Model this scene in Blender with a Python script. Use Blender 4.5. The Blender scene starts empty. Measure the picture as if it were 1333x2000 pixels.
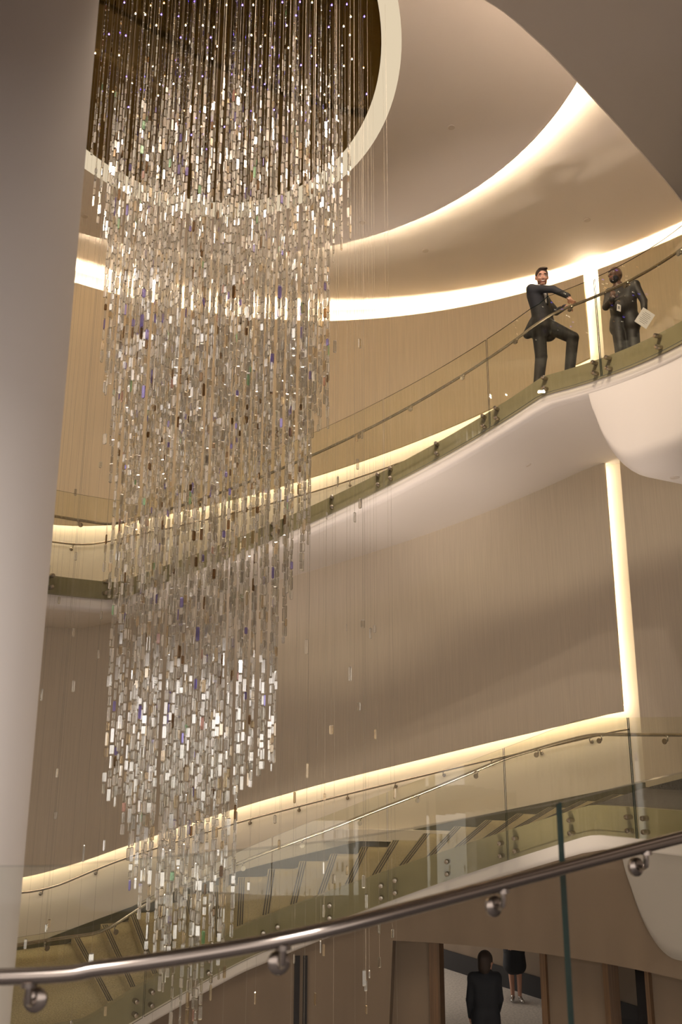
import bpy, math, random
import numpy as np
from mathutils import Vector, Matrix
random.seed(7)
R = math.radians
sc = bpy.context.scene
COL = sc.collection

# ------------------------------------------------------------------ camera
EYE = 4.6
cam_d = bpy.data.cameras.new('camera')
cam_d.sensor_fit = 'VERTICAL'; cam_d.sensor_height = 36.0; cam_d.sensor_width = 24.0
cam_d.lens = 1700 / 2000 * 36.0
cam_d.clip_start = 0.05; cam_d.clip_end = 100
cam_d.dof.use_dof = True; cam_d.dof.focus_distance = 10.5; cam_d.dof.aperture_fstop = 2.8
cam = bpy.data.objects.new('camera', cam_d); COL.objects.link(cam)
cam.matrix_world = Matrix.Translation((0, 0, EYE)) @ Matrix.Rotation(R(90 + 14.34), 4, 'X') @ Matrix.Rotation(R(0.16), 4, 'Z')
sc.camera = cam

# ------------------------------------------------------------------ world, exposure
w = bpy.data.worlds.new('world'); sc.world = w; w.use_nodes = True
bg = w.node_tree.nodes['Background']
bg.inputs[0].default_value = (1.0, 0.91, 0.86, 1); bg.inputs[1].default_value = 1.5
sc.view_settings.view_transform = 'Standard'; sc.view_settings.look = 'None'
sc.view_settings.gamma = 1.0; sc.view_settings.use_curve_mapping = False
sc.view_settings.exposure = 0.6
cy = sc.cycles
cy.max_bounces = 8; cy.diffuse_bounces = 3; cy.glossy_bounces = 3; cy.transmission_bounces = 6
cy.transparent_max_bounces = 16; cy.use_adaptive_sampling = True; cy.adaptive_threshold = .03; cy.caustics_reflective = False; cy.caustics_refractive = False
cy.sample_clamp_indirect = 6.0; cy.use_denoising = True
LED_TOP, LED_DISC, LED_RIM, LED_BASE, LED_UPBASE = 85.0, 300.0, 0.5, 16.0, 13.0
DOWN_POWER = 105.0
UP_POWER = 1500.0
WARM = (1.0, 0.82, 0.57); WHITE = (1.0, 0.86, 0.70)

DOWN = [(2.3, 7.95), (1.4, 7.0), (.5, 6.35), (-5.4, 6.6), (-4.6, 5.4)]
def area_lamp(name, loc, size, power, color, label, rot=(0, 0, 0), group=None):
    l = bpy.data.lights.new(name, 'AREA'); l.shape = 'DISK'; l.size = size; l.energy = power; l.color = color
    o = bpy.data.objects.new(name, l); COL.objects.link(o); o.location = loc; o.rotation_euler = rot
    return o

# ------------------------------------------------------------------ helpers
C = (-0.3, 8.4); RW = 8.05; RB = 8.30; EA, EB = 4.7, 4.0
def tag(o, label=None, cat=None, group=None, kind=None):
    if label: o['label'] = label
    if cat: o['category'] = cat
    if group: o['group'] = group
    if kind: o['kind'] = kind
    return o
def empty(name, loc=(0, 0, 0), label=None, cat=None, group=None, kind=None):
    o = bpy.data.objects.new(name, None); COL.objects.link(o); o.location = loc
    o.empty_display_size = 0.1
    return tag(o, label, cat, group, kind)
def link_mesh(name, me, mats, parent=None, smooth=False):
    if not isinstance(mats, (list, tuple)): mats = [mats]
    if not me.materials:
        for m in mats: me.materials.append(m)
    if smooth:
        for p in me.polygons: p.use_smooth = True
    o = bpy.data.objects.new(name, me); COL.objects.link(o)
    if parent is not None:
        o.parent = parent; o.matrix_parent_inverse = Matrix.Translation(-parent.location)
    return o
def mk(name, V, F, mat, parent=None, smooth=False):
    me = bpy.data.meshes.new(name); me.from_pydata([tuple(v) for v in V], [], F); me.update()
    return link_mesh(name, me, mat, parent, smooth)
def loft(rows, loop=True, caps=True, wrap=False):
    """rows: list of cross sections (same length)."""
    n = len(rows[0]); V = [p for r in rows for p in r]; F = []
    m = len(rows)
    for i in range(m if wrap else m - 1):
        a, b = i * n, ((i + 1) % m) * n
        for j in range(n if loop else n - 1):
            k = (j + 1) % n
            F.append((a + j, b + j, b + k, a + k))
    if loop and caps and not wrap:
        F.append(tuple(range(n))); F.append(tuple(reversed(range((m - 1) * n, m * n))))
    return V, F
def fix_normals(o):
    import bmesh
    bm = bmesh.new(); bm.from_mesh(o.data); bmesh.ops.recalc_face_normals(bm, faces=bm.faces); bm.to_mesh(o.data); bm.free()
    return o
def smooth_by_angle(o, ang=35):
    import bmesh
    bm = bmesh.new(); bm.from_mesh(o.data); bmesh.ops.recalc_face_normals(bm, faces=bm.faces)
    for f in bm.faces: f.smooth = True
    for e in bm.edges:
        if len(e.link_faces) == 2: e.smooth = e.calc_face_angle(0) < R(ang)
    bm.to_mesh(o.data); bm.free()
    return o
def tube_geo(pts, r, n=10):
    pts = [Vector(p) for p in pts]; rows = []
    ref = Vector((0, 0, 1))
    for i, p in enumerate(pts):
        t = (pts[min(i + 1, len(pts) - 1)] - pts[max(i - 1, 0)]).normalized()
        a = t.cross(ref)
        if a.length < 0.05: a = t.cross(Vector((0, 1, 0)))
        a.normalize(); b = t.cross(a)
        rr = r[i] if isinstance(r, (list, tuple)) else r
        rows.append([p + a * rr * math.cos(2 * math.pi * k / n) + b * rr * math.sin(2 * math.pi * k / n) for k in range(n)])
    return loft(rows)
def merge(*gs):
    V, F = [], []
    for v, f in gs:
        o = len(V); V += list(v); F += [tuple(i + o for i in q) for q in f]
    return V, F
def tube(name, pts, r, mat, parent=None, n=10):
    return smooth_by_angle(mk(name, *tube_geo(pts, r, n), mat, parent), 50)
def box_geo(lo, hi):
    x0, y0, z0 = lo; x1, y1, z1 = hi
    V = [(x0, y0, z0), (x1, y0, z0), (x1, y1, z0), (x0, y1, z0), (x0, y0, z1), (x1, y0, z1), (x1, y1, z1), (x0, y1, z1)]
    return V, [(0, 3, 2, 1), (4, 5, 6, 7), (0, 1, 5, 4), (1, 2, 6, 5), (2, 3, 7, 6), (3, 0, 4, 7)]
def interp(tab, x, i):
    if x <= tab[0][0]: return tab[0][i]
    for a, b in zip(tab, tab[1:]):
        if x <= b[0]:
            t = (x - a[0]) / (b[0] - a[0]); return a[i] + (b[i] - a[i]) * t
    return tab[-1][i]
def frange(a, b, n): return [a + (b - a) * i / n for i in range(n + 1)]
def soft(tab, x, i, w=2.0):           # interpolation with softened corners
    return sum(interp(tab, x + d * w, i) for d in (-1, -.5, 0, .5, 1)) / 5
def wallp(ph, r, z): return (C[0] + r * math.sin(R(ph)), C[1] + r * math.cos(R(ph)), z)
def ell_r(ph): return 1 / math.sqrt((math.sin(R(ph)) / EA) ** 2 + (math.cos(R(ph)) / EB) ** 2)
def inn(ph, off, z): return wallp(ph, ell_r(ph) + off, z)

# ------------------------------------------------------------------ materials
def mat(name, color, rough=0.6, metal=0.0, noise=None, bump=None, spec=0.5):
    """noise: (scale xyz, amount) colour variation; bump: (scale xyz, strength)"""
    m = bpy.data.materials.new(name); m.use_nodes = True
    nt = m.node_tree; b = nt.nodes['Principled BSDF']
    b.inputs['Base Color'].default_value = (*color, 1); b.inputs['Roughness'].default_value = rough
    b.inputs['Metallic'].default_value = metal; b.inputs['Specular IOR Level'].default_value = spec
    def tex(s, detail=3):
        tc = nt.nodes.new('ShaderNodeTexCoord'); mp = nt.nodes.new('ShaderNodeMapping'); mp.inputs['Scale'].default_value = s
        n = nt.nodes.new('ShaderNodeTexNoise'); n.inputs['Scale'].default_value = 1; n.inputs['Detail'].default_value = detail
        nt.links.new(tc.outputs['Object'], mp.inputs[0]); nt.links.new(mp.outputs[0], n.inputs[0]); return n
    if noise:
        n = tex(noise[0]); rp = nt.nodes.new('ShaderNodeValToRGB'); a = noise[1]
        rp.color_ramp.elements[0].position = .3; rp.color_ramp.elements[1].position = .7
        rp.color_ramp.elements[0].color = (*[c * (1 - a) for c in color], 1)
        rp.color_ramp.elements[1].color = (*[min(1, c * (1 + a)) for c in color], 1)
        nt.links.new(n.outputs[0], rp.inputs[0]); nt.links.new(rp.outputs[0], b.inputs['Base Color'])
    if bump:
        n = tex(bump[0]); bp = nt.nodes.new('ShaderNodeBump'); bp.inputs['Strength'].default_value = bump[1]; bp.inputs['Distance'].default_value = .01
        nt.links.new(n.outputs[0], bp.inputs['Height']); nt.links.new(bp.outputs[0], b.inputs['Normal'])
    return m
def emit(name, color, strength):
    m = bpy.data.materials.new(name); m.use_nodes = True; nt = m.node_tree
    nt.nodes.remove(nt.nodes['Principled BSDF']); e = nt.nodes.new('ShaderNodeEmission')
    e.inputs[0].default_value = (*color, 1); e.inputs[1].default_value = strength
    nt.links.new(e.outputs[0], nt.nodes['Material Output'].inputs[0]); return m
def thin_glass(name, tint, refl=1.0):
    m = bpy.data.materials.new(name); m.use_nodes = True; nt = m.node_tree
    nt.nodes.remove(nt.nodes['Principled BSDF'])
    t = nt.nodes.new('ShaderNodeBsdfTransparent'); t.inputs[0].default_value = (*tint, 1)
    g = nt.nodes.new('ShaderNodeBsdfGlossy'); g.inputs['Roughness'].default_value = 0.0; g.inputs[0].default_value = (refl, refl, refl, 1)
    lw = nt.nodes.new('ShaderNodeLayerWeight'); lw.inputs[0].default_value = .5      # Schlick: .04 + .9 (1 - cos)^5, the same on both faces
    pw = nt.nodes.new('ShaderNodeMath'); pw.operation = 'POWER'; pw.inputs[1].default_value = 5
    ml = nt.nodes.new('ShaderNodeMath'); ml.operation = 'MULTIPLY_ADD'; ml.inputs[1].default_value = .85; ml.inputs[2].default_value = .035
    nt.links.new(lw.outputs['Facing'], pw.inputs[0]); nt.links.new(pw.outputs[0], ml.inputs[0])
    mx = nt.nodes.new('ShaderNodeMixShader')
    nt.links.new(ml.outputs[0], mx.inputs[0]); nt.links.new(t.outputs[0], mx.inputs[1]); nt.links.new(g.outputs[0], mx.inputs[2])
    nt.links.new(mx.outputs[0], nt.nodes['Material Output'].inputs[0]); return m
def crystal_mat(name, tint):
    m = bpy.data.materials.new(name); m.use_nodes = True; nt = m.node_tree
    nt.nodes.remove(nt.nodes['Principled BSDF'])
    g = nt.nodes.new('ShaderNodeBsdfGlass'); g.inputs['Color'].default_value = (*tint, 1); g.inputs['IOR'].default_value = 1.55; g.inputs['Roughness'].default_value = 0.0
    t = nt.nodes.new('ShaderNodeBsdfTransparent'); t.inputs[0].default_value = (*[min(1, c) for c in tint], 1)
    mx = nt.nodes.new('ShaderNodeMixShader'); mx.inputs[0].default_value = 0.10
    nt.links.new(g.outputs[0], mx.inputs[1]); nt.links.new(t.outputs[0], mx.inputs[2])
    gl = nt.nodes.new('ShaderNodeBsdfGlossy'); gl.inputs[0].default_value = (*tint, 1); gl.inputs['Roughness'].default_value = .13
    m2 = nt.nodes.new('ShaderNodeMixShader'); m2.inputs[0].default_value = .27
    nt.links.new(mx.outputs[0], m2.inputs[1]); nt.links.new(gl.outputs[0], m2.inputs[2])
    nt.links.new(m2.outputs[0], nt.nodes['Material Output'].inputs[0]); return m

M = {}
M['paint'] = mat('white_paint', (.78, .72, .67), .75, bump=((40, 40, 40), .03))
M['cove'] = mat('cove_paint', (.82, .75, .64), .8)
M['ceil'] = mat('ceiling_paint', (.80, .73, .67), .8)
M['fabric'] = mat('tan_fabric', (.72, .60, .42), .9, noise=((60, 60, 1.2), .05), bump=((90, 90, 2), .08))
M['fabric2'] = mat('brown_fabric', (.64, .555, .44), .9, noise=((60, 60, 1.2), .05), bump=((90, 90, 2), .08))
M['fascia'] = mat('bronze_fascia', (.25, .22, .14), .5, noise=((6, 6, 6), .06))
M['steel'] = mat('brushed_steel', (.42, .37, .31), .26, 1.0)
M['rail_dark'] = mat('satin_rail', (.27, .23, .20), .22, 1.0)
M['mirror'] = mat('bronze_mirror', (.12, .085, .035), .04, 1.0, bump=((.9, .9, .9), .25))
M['glass'] = thin_glass('olive_glass', (.97, .965, .90))
M['glass_near'] = thin_glass('clear_glass', (.95, .955, .93), .22)
M['edge'] = mat('glass_edge', (.012, .032, .03), .15)
M['carpet'] = mat('speckled_carpet', (.38, .32, .20), .95, noise=((55, 55, 55), .35))
M['carpet_dark'] = mat('grey_carpet', (.13, .12, .12), .95, noise=((70, 70, 70), .6))
M['nosing'] = mat('dark_nosing_strip', (.03, .025, .02), .7)
M['skirt'] = mat('dark_skirting', (.11, .10, .06), .6)
M['lobby_wall'] = mat('lobby_wall', (.20, .145, .10), .8, noise=((3, 3, .6), .08))
M['lobby_wood'] = mat('lobby_wood_frame', (.14, .075, .035), .5, noise=((40, 40, 1), .3))
M['lobby_floor'] = mat('lobby_carpet', (.60, .55, .50), .95, noise=((25, 25, 25), .2))
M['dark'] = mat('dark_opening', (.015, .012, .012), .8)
M['wire'] = mat('steel_wire', (.30, .25, .19), .5, .3)
M['plate'] = mat('cover_plate', (.66, .58, .5), .6)
CR = [crystal_mat('clear_crystal', (1, 1, .98)), crystal_mat('champagne_crystal', (1, .94, .82)), crystal_mat('violet_glint_crystal', (.66, .63, 1)),  # violet, rose and green tints: dispersion glints put into the glass colour
      crystal_mat('rose_glint_crystal', (1, .82, .78)), crystal_mat('green_glint_crystal', (.75, 1, .82)), crystal_mat('smoke_crystal', (.55, .42, .28))]
E_TOP = emit('cove_led', WARM, LED_TOP); E_DISC = emit('disc_led', WARM, LED_DISC); E_RIM = emit('rim_led', WARM, LED_RIM)
E_BASE = emit('base_led', WARM, LED_BASE); E_UP = emit('upper_base_led', WHITE, LED_UPBASE)
E_PT = [emit('white_point', (1, .92, .8), 14), emit('violet_point', (.16, .1, 1), 16), emit('amber_point', (1, .55, .2), 8)]

# ------------------------------------------------------------------ flight tables
Z_LOW, Z_LAND, Z_MID, Z_TOP = 1.27, 3.78, 6.58, 9.48
#           t    phi_i  phi_w  floor   glass_bottom  soffit_at_wall
UP = [(0, -84, -80, Z_MID, 6.33, 6.37), (1, -40, -31.5, Z_MID, 6.34, 6.38), (2, 46.5, 36.5, Z_TOP, 9.20, 9.30), (3, 78, 72, Z_TOP, 9.20, 9.30), (4, 112, 112, Z_TOP, 9.20, 9.30)]
LO = [(0, -84, -80, Z_LOW, .92, .95), (1, -40, -33, Z_LOW, .95, .95), (1.366, -13.8, -9.4, 2.19, 1.78, 1.6), (2, 50.4, 39.5, Z_LAND, 3.44, 3.4), (3, 80, 75, Z_LAND, 3.44, 3.4), (4, 112, 112, Z_LAND, 3.44, 3.4)]
UPI = [(a[1],) + a[2:] for a in UP]; LOI = [(a[1],) + a[2:] for a in LO]
def gb(tab, ph): return soft(tab, ph, 3, 1.5)
def fl(tab, ph): return soft(tab, ph, 2, 1.0)
UPRAIL = [(-84, 7.36), (-41.5, 7.37), (-24.1, 7.90), (-1.9, 8.64), (13.5, 9.16), (35.7, 9.94), (46.2, 10.31), (50.1, 10.40), (112, 10.40)]
LORAIL = [(-84, 2.18), (-38.5, 2.22), (-30.6, 2.54), (-9.4, 3.09), (1.2, 3.34), (21.4, 3.88), (36, 4.31), (45.7, 4.51), (51.4, 4.61), (112, 4.60)]
UPWRAIL = [(-80, 7.89), (-31.5, 7.89), (-25.2, 8.2), (-.3, 9.32), (13.6, 9.98), (34, 10.9)]
LOWRAIL = [(-80, 2.12), (-33, 2.13), (-25.6, 2.49), (-10.3, 3.09), (4.3, 3.60), (20.7, 4.16), (38.3, 4.72)]
UPPB = [(-80, 8.15), (-35.2, 8.17), (-28.8, 8.29), (-13.5, 8.97), (-.3, 9.59), (11.8, 10.16), (28.2, 10.94), (37.2, 11.36)]
LOPB = [(-80, 2.36), (-35.5, 2.37), (-29.1, 2.56), (-20.3, 2.93), (-10.4, 3.35), (0, 3.74), (20.8, 4.45), (38.1, 5.0)]

# ------------------------------------------------------------------ floor and lobby
tag(mk('floor', *box_geo((-16, -3, -.15), (16, 26, 0)), M['lobby_floor']), 'grey lobby carpet far below the stairs', 'floor', kind='structure')

# ------------------------------------------------------------------ curved back wall, its cove backing and the fabric panels
PH = frange(-84, 112, 98)
def wall_foot(p): return 0 if p < 2 else min(2.7, (p - 2) * .6)
rows = [[wallp(p, RB, wall_foot(p)), wallp(p, RB, 13.6), wallp(p, RB + .2, 13.6), wallp(p, RB + .2, wall_foot(p))] for p in PH]
wb = smooth_by_angle(mk('wall_back', *loft(rows), M['cove'])); tag(wb, 'cream curved wall behind the fabric panels', 'wall', kind='structure')
def fabric_panel(ph0, ph1, zb, zt, m, label):
    n = max(4, int((ph1 - ph0) / 2)); rows = []
    for p in frange(ph0, ph1, n):
        b, t = zb(p), zt(p); rows.append([wallp(p, RW, b), wallp(p, RW, t), wallp(p, RW + .06, t), wallp(p, RW + .06, b)])
    o = smooth_by_angle(mk('fabric_panel', *loft(rows), m, wb)); o['label'] = label
    return o
ZPT = 12.95
def upt(p): return 12.88 + max(0, min(1, p / 45)) * .18
fabric_panel(-80, 37.2, lambda p: soft(UPPB, p, 1), upt, M['fabric'], 'tan fabric panel along the upper stairs')
fabric_panel(39.2, 110, lambda p: Z_TOP + .02, upt, M['fabric'], 'tan fabric panel behind the upper landing')
fabric_panel(-80, 38.1, lambda p: soft(LOPB, p, 1), lambda p: max(interp([(a[2],) + a[3:] for a in UP], p, 3), 6.3) + .15, M['fabric2'], 'large brown fabric panel between the two flights')
fabric_panel(40.1, 110, lambda p: Z_LAND + .02, lambda p: 9.4, M['fabric2'], 'brown fabric panel right of the lit slot')

def led(name, pts_rows, m, label):
    o = mk(name, *loft(pts_rows), m); return tag(fix_normals(o), label, 'light strip')
def led_arc(ph0, ph1, r, zf, m, label, w=.03, h=.012, n=None):
    rows = []
    for p in frange(ph0, ph1, n or int((ph1 - ph0) / 2)):
        z = zf(p); rows.append([wallp(p, r, z), wallp(p, r, z + h), wallp(p, r + w, z + h), wallp(p, r + w, z)])
    return led('led_strip', rows, m, label)
led_arc(-80, 110, RW + .09, lambda p: upt(p) - .10, E_TOP, 'warm light strip hidden in the cove at the wall top')
led_arc(-80, 37, RW + .09, lambda p: soft(UPPB, p, 1) + .10, E_UP, 'light strip hidden behind lower edge of upper fabric panel')
led_arc(-80, 38, RW + .09, lambda p: soft(LOPB, p, 1) + .10, E_BASE, 'warm light strip hidden behind lower edge of large brown panel')
def led_vert(ph, z0, z1, m, label):
    q = wallp(ph, RW + .12, 0); return tag(mk('led_strip', *box_geo((q[0] - .01, q[1] - .01, z0), (q[0] + .01, q[1] + .01, z1)), m), label, 'light strip')
led_vert(37.55, 5.0, 9.3, E_BASE, 'vertical warm light strip beside the large brown panel')
led_vert(36.7, 11.5, 12.9, E_UP, 'vertical light strip in the slot behind the man in the suit')

# ------------------------------------------------------------------ ceiling: outer ring, hanging disc with oval opening, bronze mirror
ZR, ZD = 13.46, 13.0
ce = empty('ceiling', (C[0], C[1], ZR), 'pale ceiling with round hanging disc and oval mirrored recess', 'ceiling', kind='structure')
DC = (-1.95, 9.0); DR = 5.15; OC = (-1.9, 9.4); OA, OB = 2.65, 3.52
N = 128
def circ(c, a, b, z, k): t = 2 * math.pi * k / N; return (c[0] + a * math.sin(t), c[1] + b * math.cos(t), z)
# outer ring: plate with a hole smaller than the disc
rows = [[circ(OC, OA - .1, OB - .1, ZR + .16, k), circ((C[0], C[1]), 8.45, 8.45, ZR - .22, k), circ((C[0], C[1]), 8.45, 8.45, ZR + .3, k), circ(OC, OA - .1, OB - .1, ZR + .3, k)] for k in range(N)]
ring = smooth_by_angle(mk('outer_ring', *loft(rows, wrap=True), M['ceil'], ce))
from mathutils.bvhtree import BVHTree
def snap(ob, x, y, z0=5):
    h, nr, _, _ = BVHTree.FromPolygons([v.co for v in ob.data.vertices], [tuple(p.vertices) for p in ob.data.polygons]).ray_cast(Vector((x, y, z0)), Vector((0, 0, 1)))
    return h, (nr if nr.z < 0 else -nr)
def stick(cp, ob, x, y):
    h, nr = snap(ob, x, y); cp.matrix_world = Matrix.Translation(h) @ Vector((0, 0, -1)).rotation_difference(nr).to_matrix().to_4x4()
rows = [[circ(OC, OA, OB, ZD, k), circ(DC, DR - .04, DR - .04, ZD, k), circ(DC, DR, DR, ZD + .03, k), circ(DC, DR, DR, ZD + .10, k), circ(DC, DR - .03, DR - .03, ZD + .10, k), circ(DC, DR - .03, DR - .03, ZD + .05, k), circ(OC, OA, OB, ZD + .05, k)] for k in range(N)]
smooth_by_angle(mk('hanging_disc', *loft(rows, wrap=True), M['ceil'], ce))
# sloping backlit diffuser band around the oval recess, then the bronze mirror
IA, IB = OA - .25, OB - .25
rows = [[circ(OC, OA, OB, ZD - .004, k), circ(OC, IA, IB, ZD + .10, k), circ(OC, IA + .02, IB + .02, ZD + .13, k), circ(OC, OA + .02, OB + .02, ZD + .03, k)] for k in range(N)]
tag(smooth_by_angle(mk('light_ring', *loft(rows, wrap=True), E_RIM)), 'glowing cream ring light around the oval mirrored recess', 'ring light')
V = [circ(OC, IA + .01, IB + .01, ZD + .11, k) for k in range(N)] + [circ(OC, IA + .01, IB + .01, ZD + .14, k) for k in range(N)]
F = [tuple(range(N)), tuple(reversed(range(N, 2 * N)))] + [(k, (k + 1) % N, N + (k + 1) % N, N + k) for k in range(N)]
mo = fix_normals(mk('mirror_ceiling', V, F, M['mirror'], ce)); mo['label'] = 'dark bronze mirror inside the oval recess'
rows = [[circ(DC, DR - .08, DR - .08, ZD + .07, k), circ(DC, DR - .05, DR - .05, ZD + .07, k), circ(DC, DR - .05, DR - .05, ZD + .085, k), circ(DC, DR - .08, DR - .08, ZD + .085, k)] for k in range(N)]
tag(fix_normals(mk('led_strip', *loft(rows, wrap=True), E_DISC)), 'warm light strip on the rim of the hanging ceiling disc', 'light strip')
for x, y in DOWN:
    area_lamp('fill_lamp', (x, y, ZD - .012), .22, DOWN_POWER, (1, .84, .68), '')  # unseen fill lamps added to light the walls and stairs
for (x, y), tgt in (((1.1, 8.1), (3.1, 13.5, 8.9)), ((.1, 8.0), (-.4, 14.0, 7.4))):      # unseen spots added low down to light the upper soffit
    l = bpy.data.lights.new('floor_uplight', 'SPOT'); l.energy = UP_POWER; l.color = (1, .85, .74); l.spot_size = R(44); l.spot_blend = .6; l.shadow_soft_size = .45
    q = bpy.data.objects.new('floor_uplight', l); COL.objects.link(q); q.location = (x, y, .03)
    q.rotation_euler = (Vector(tgt) - q.location).to_track_quat('-Z', 'Y').to_euler()
def cover_plate(x, y, z, r, label):
    V, F = [], []
    for rr, zz in ((0, -.012), (r * .86, -.012), (r, -.004), (r, 0)):
        if rr == 0: continue
        V += [(x + rr * math.cos(2 * math.pi * k / 20), y + rr * math.sin(2 * math.pi * k / 20), z + zz) for k in range(20)]
    F = [tuple(range(20))] + [(a * 20 + k, a * 20 + (k + 1) % 20, a * 20 + 20 + (k + 1) % 20, a * 20 + 20 + k) for a in range(2) for k in range(20)] + [tuple(range(40, 60))]
    o = fix_normals(mk('sprinkler_cover', V, F, M['plate'])); tag(o, label, 'cover plate', 'round ceiling cover plates'); return o
cover_plate(1.56, 10.67, ZD - .0005, .055, 'round cover plate on the hanging disc nearest the dark overhang')
cover_plate(.35, 13.06, ZD - .0005, .055, 'round cover plate on the hanging disc near its far edge')
stick(cover_plate(0, 0, -.0005, .06, 'round cover plate on the outer ceiling ring left of the suited man'), ring, 1.57, 14.6)
stick(cover_plate(0, 0, -.0005, .06, 'round cover plate on the outer ceiling ring above the uniformed man'), ring, 4.3, 13.5)
cover_plate(-4.31, 12.9, ZD - .0005, .06, 'round cover plate on the hanging disc beside the big white column')

# ------------------------------------------------------------------ stair flights
def flight_section(tab, t, lip=.12, fil=.10):
    pi, pw = soft(tab, t, 1, .0), interp(tab, t, 2); f = soft(tab, t, 3, .03); g = soft(tab, t, 4, .03); s = soft(tab, t, 5, .03)
    sec = [inn(pi, 0, f - .17), inn(pi, 0, g - lip)]
    for a in (20, 45, 70, 90): sec.append(inn(pi, fil * (1 - math.cos(R(a))) + .0, g - lip - fil * math.sin(R(a)) * .6))
    rw = RB - .002
    q0 = Vector(sec[-1])
    for u in (.15, .5, .85): 
        e = Vector(wallp(pw, rw, s)); sec.append(tuple(q0.lerp(e, u)))
    sec += [wallp(pw, rw, s), wallp(pw, rw, f - .17)]
    return sec
def build_flight(name, tab, nrise, label, carpet, strips, body_mat):
    st = empty(name, inn(0, 1, 0), label, 'staircase')
    ts = sorted(set([round(x, 4) for x in frange(0, 1, 24) + frange(1, 2, 40) + frange(2, 4, 48)]))
    smooth_by_angle(mk('soffit', *loft([flight_section(tab, t) for t in ts]), body_mat, st), 40)
    IN = [(a[1],) + a[2:] for a in tab]
    rows = []
    for p in frange(-84, 112, 130):
        g, f = gb(IN, p), fl(IN, p); rows.append([inn(p, -.02, g), inn(p, -.02, f), inn(p, .08, f), inn(p, .08, g)])
    o = smooth_by_angle(mk('fascia', *loft(rows), M['fascia'], st)); o['label'] = 'olive bronze fascia behind the glass'
    # landings
    for (t0, t1, z, nm) in ((0, 1, tab[0][3], 'lower'), (2, 4, tab[-1][3], 'upper')):
        rows = []
        for t in frange(t0, t1, 24):
            pi, pw = interp(tab, t, 1), interp(tab, t, 2)
            rows.append([inn(pi, .085, z - .165), inn(pi, .085, z), wallp(pw, RB - .004, z), wallp(pw, RB - .004, z - .165)])
        o = smooth_by_angle(mk('landing', *loft(rows), carpet if nm == 'lower' else M['carpet_dark'], st))
    # treads: each one a solid step with its own nosing line
    z0, z1 = tab[0][3], Z_LAND if tab is LO else Z_TOP
    zt = [(a[3], a[1], a[2]) for a in tab if 1 <= a[0] <= 2]
    rise = (z1 - z0) / nrise
    for k in range(0, nrise):
        z = z0 + rise * k; za = z; zb = z + rise
        pi0, pw0, pi1, pw1 = interp(zt, za, 1), interp(zt, za, 2), interp(zt, zb, 1), interp(zt, zb, 2)
        a, b = Vector(inn(pi0, .085, z)), Vector(wallp(pw0, RB - .005, z)); c, d = Vector(inn(pi1, .085, z)), Vector(wallp(pw1, RB - .005, z))
        dz = Vector((0, 0, -rise - .005)); dzb = Vector((0, 0, -.02))
        e = (c - a).normalized() * .03; c2, d2 = c + e, d + (d - b).normalized() * .03
        V = [a, b, d2, c2, a + dz, b + dz, d2 + dzb, c2 + dzb]
        tr = fix_normals(mk('tread', V, [(0, 1, 2, 3), (7, 6, 5, 4), (0, 4, 5, 1), (1, 5, 6, 2), (2, 6, 7, 3), (3, 7, 4, 0)], carpet, st))
        if strips and k:
            g = []
            for s0, s1 in ((.05, .10), (.14, .19), (.23, .28)):
                A0, A1 = a.lerp(c, s0), a.lerp(c, s1); B0, B1 = b.lerp(d, s0 * .8), b.lerp(d, s1 * .8)
                A0, A1 = A0.lerp(B0, .02), A1.lerp(B1, .02); B0, B1 = B0.lerp(A0, .03), B1.lerp(A1, .03)
                up = Vector((0, 0, .004)); g.append(([A0, B0, B1, A1, A0 + up, B0 + up, B1 + up, A1 + up], [(3, 2, 1, 0), (4, 5, 6, 7), (0, 1, 5, 4), (1, 2, 6, 5), (2, 3, 7, 6), (3, 0, 4, 7)]))
            V, F = merge(*g)
            ns = mk('nosing_strips', V, F, M['nosing'], tr)
    # skirting along the wall
    OUT = [(a[2],) + a[3:] for a in tab]; rows = []
    ztw = [(a[2], a[3]) for a in tab]
    for p in frange(-80, 108, 120):
        z = interp(ztw, p, 1); rows.append([wallp(p, RB - .03, z - .1), wallp(p, RB - .03, z + .09), wallp(p, RB - .001, z + .09), wallp(p, RB - .001, z - .1)])
    o = smooth_by_angle(mk('skirting', *loft(rows), M['skirt'], st))
    return st
up_st = build_flight('curved_staircase', UP, 20, 'upper curved white stair flight rising to the landing with two men', M['carpet'], False, M['paint'])
lo_st = build_flight('curved_staircase', LO, 20, 'lower curved stair flight with striped carpet treads behind glass', M['carpet'], True, M['paint'])

# bulging bulkhead under each right-hand landing
M['taupe'] = mat('taupe_tone', (.42, .38, .34), .75)  # darker grey-brown than the upper bulkhead
def bulb(st, ztop, zbot, ph0, label, m='paint'):
    rows = []
    phs = [ph0 + 7 * (1 - math.cos(R(a))) for a in frange(3, 90, 16)] + frange(ph0 + 8, 112, 30)
    for p in phs:
        u = max(0, min(1, (ph0 + 7 - p) / 7)); h = (ztop - zbot) * math.sqrt(max(0, 1 - u * u)); b = ztop - h
        fi = min(.32, h * .5); W = 1.55; sec = [inn(p, .012, ztop)]
        for a in frange(0, 90, 8): sec.append(inn(p, .012 + fi * 1.3 * (1 - math.cos(R(a))), b + fi - fi * math.sin(R(a))))
        for a in frange(0, 90, 5): sec.append(inn(p, W - .15 + .15 * math.sin(R(a)), b + .15 * (1 - math.cos(R(a))) * min(1, h)))
        sec.append(inn(p, W, ztop)); rows.append(sec)
    o = smooth_by_angle(mk('bulkhead', *loft(rows), M[m], st), 50); o['label'] = label
bulb(up_st, 9.12, 7.82, 54.8, 'rounded white bulkhead under the upper landing')
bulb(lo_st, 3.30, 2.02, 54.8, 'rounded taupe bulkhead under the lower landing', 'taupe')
so = [c for c in up_st.children if c.name.startswith('soffit')][0]
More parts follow.
